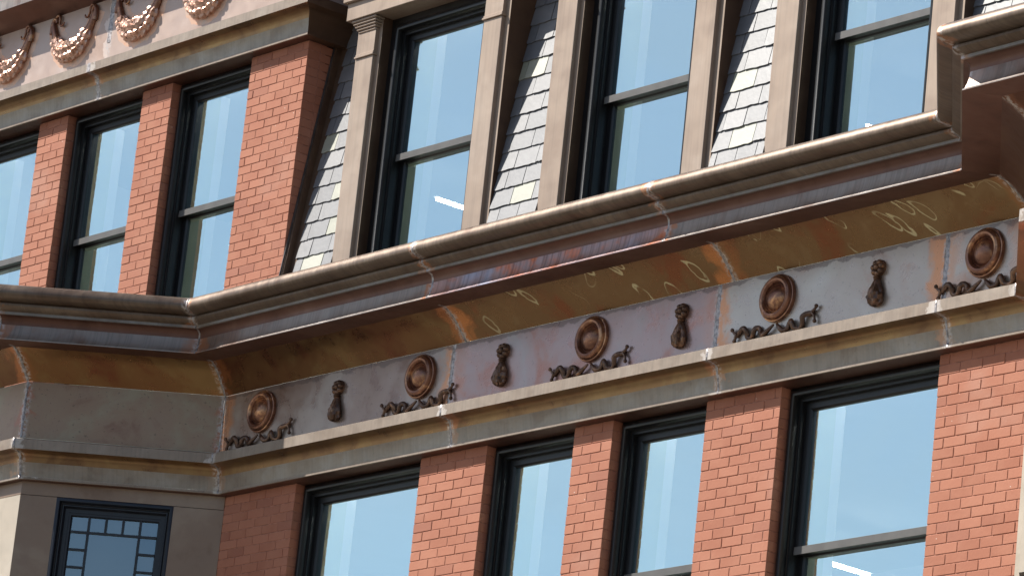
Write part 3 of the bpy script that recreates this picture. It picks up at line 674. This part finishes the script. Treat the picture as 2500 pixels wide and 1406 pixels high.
# leaf swags of the upper panel
LEAF = None
def leaf_mesh():
    prof = [(0, .40, .0), (.22, .86, -.06), (.48, 1.0, -.13), (.74, .66, -.12), (1.0, .04, .03)]; vs = []
    for u, hw, c in prof:
        for q in (-1, -.45, 0, .45, 1): vs.append((q * hw * .5, c - (.20 * hw if q == 0 else .05 * hw if abs(q) < 1 else -.10 * hw), u + (.05 if abs(q) == 1 else 0)))
    fs = [(i * 5 + j, i * 5 + j + 1, i * 5 + 5 + j + 1, i * 5 + 5 + j) for i in range(4) for j in range(4)]
    me = bpy.data.meshes.new('leaf'); me.from_pydata(vs, [], fs); me.materials.append(MT['swag']); return me
LEAF = leaf_mesh()
def swag(label, xc):
    zb = 3.335; t = thing('leaf_swag', label, 'leaf swag', (xc, 0, zb), 'leaf swags on the upper copper panel')
    W, H = .315, .385
    # heat-stained copper round the swag, a thin plate of its own outline
    pth = []
    for i in range(33):
        u = -1 + 2 * i / 32; pth.append((xc + W * math.copysign(abs(u) ** .80, u), 0, zb + .075 + H * abs(u) ** 2.3 * .80))
    rad = [.030 + .050 * (1 - abs(-1 + 2 * i / 32) ** 1.6) for i in range(33)]
    vs, fs = [], []
    for side in (0, 1): pass
    n = len(pth); hv = []
    for i in range(n):
        a = Vector(pth[max(i - 1, 0)]); b2 = Vector(pth[min(i + 1, n - 1)]); d = (b2 - a).normalized(); up_ = Vector((-d.z, 0, d.x)); r = rad[i] + .080 + random.uniform(-.012, .016)
        p = Vector(pth[i]); hv += [p + up_ * r + Vector((0, .002, 0)), p + up_ * (r * .6) + Vector((0, -.004, 0)), p - up_ * (r * .6) + Vector((0, -.004, 0)), p - up_ * (r * 1.02) + Vector((0, .002, 0))]
    mesh_obj('stained_backplate', hv, [(i * 4 + j, i * 4 + j + 1, i * 4 + 4 + j + 1, i * 4 + 4 + j) for i in range(n - 1) for j in range(3)], 'halo', t)
    core = [(p[0], -.018, p[2]) for p in pth]; v, f = tube(core, [r * .86 for r in rad], 12, .75); mesh_obj('garland_core', v, f, 'disc', t)
    bl = parent_loc(t)
    for i in range(1, 32):
        u = -1 + 2 * i / 32; sgn = -1 if u < 0 else 1
        if abs(u) > .80 or i % 2 == 0: continue
        a = Vector(core[i - 1]); b2 = Vector(core[i + 1]); d = (b2 - a).normalized() * (-sgn if abs(u) > .05 else 1); up_ = Vector((0, -1, 0)).cross(d).normalized(); r = rad[i] * .86
        rows = 5 if r > .045 else 3
        for k in range(rows):
            an = (k - (rows - 1) / 2) / ((rows - 1) / 2) * 1.25 + random.uniform(-.1, .1)
            nrm = (Vector((0, -1, 0)) * math.cos(an) + up_ * math.sin(an)).normalized(); pos = Vector(core[i]) + nrm * Vector((r, r * .75, r)).length / 1.6 * .98
            pos = Vector(core[i]) + Vector((nrm.x * r, nrm.y * r * .75, nrm.z * r)); dirv = (d + nrm * .50).normalized(); sd = nrm.cross(dirv).normalized(); nn2 = dirv.cross(sd)
            S = .098 * random.uniform(.88, 1.15) * (.60 + .5 * r / .08); Wd = S * .74
            o = bpy.data.objects.new('leaf', LEAF); COL.objects.link(o); o.parent = t
            Mx = Matrix((sd * Wd, -nrm * S, dirv * S)).transposed().to_4x4(); Mx.translation = pos - Vector((bl[0], bl[1], bl[2])) - dirv * .02; o.matrix_local = Mx
    for sgn in (-1, 1):
        e = pth[0] if sgn < 0 else pth[-1]; b = B()
        P1 = [(e[0], e[2] - .10), (e[0] + sgn * .004, e[2] - .04), (e[0] - sgn * .002, e[2] + .005), (e[0] - sgn * .02, e[2] + .03), (e[0] - sgn * .045, e[2] + .02), (e[0] - sgn * .055, e[2] - .01)]
        P2 = [(e[0] - sgn * .03, e[2] + .03), (e[0] - sgn * .06, e[2] + .055), (e[0] - sgn * .09, e[2] + .035), (e[0] - sgn * .095, e[2] - .01), (e[0] - sgn * .115, e[2] - .045), (e[0] - sgn * .15, e[2] - .04), (e[0] - sgn * .16, e[2] - .02)]
        for Pq, r0 in ((P1, .026), (P2, .014)):
            q = smooth_path([(a, -.02, c) for a, c in Pq], 4); b.add(*tube(q, [r0 * (1 - .45 * i / (len(q) - 1)) for i in range(len(q))], 8))
        b.make('ribbon_bow', 'disc', t, smooth=50)
for lb, xc in (('leaf swag cut off by the left edge', -3.80), ('leaf swag wholly in view, left of the pale upper panel seam', -2.845), ('leaf swag whose bow tops meet the upper edge, right of the pale panel seam', -1.89), ('leaf swag of which only the lowest leaves show at the upper edge', -.935)):
    swag(lb, xc)

# ------------------------------------------------------------------ ceiling lamps seen through the glass, plus two unseen added strips
def lamp(label, x, y, z, ln, ang):
    t = thing('ceiling_or_added_light', label, 'ceiling light', (x, y, z), 'ceiling lights and added unseen strips behind the glass')
    c, s = math.cos(ang), math.sin(ang)
    def rb_(l, wd, h0, h1): return [(x + a * c - b * s, y + a * s + b * c, z + h) for a in (-l, l) for b in (-wd, wd) for h in (h0, h1)]
    F = [(0, 1, 3, 2), (4, 6, 7, 5), (0, 4, 5, 1), (2, 3, 7, 6), (0, 2, 6, 4), (1, 5, 7, 3)]
    B().add(rb_(ln, .02, .029, .04), F).make('housing', 'roomwall', t, smooth=0); B().add(rb_(ln - .02, .009, 0, .028), F).make('tube', 'lamp', t, smooth=0)
HP = math.pi / 2
lamp('lit ceiling lamp seen through the lower sash of the dormer next to the brick pier', -2.04, 3.66, 2.90, .30, HP)
lamp('lit ceiling lamp seen through the lower sash of the dormer by the cornice corner', 2.61, 4.15, 2.90, .25, HP)
lamp('lit ceiling lamp seen through the lowest pane of the wide right-hand window', 2.90, 3.98, -.80, .28, HP)
lamp('long unseen light strip added above the lower window heads to brighten their linings', 2.2, .86, -.52, 7.2, 0)  # hidden fill light, added for the lower window linings
lamp('long unseen light strip added above the upper window heads to brighten their linings', 2.2, .98, 3.22, 7.2, 0)  # likewise added out of sight, for the upper linings
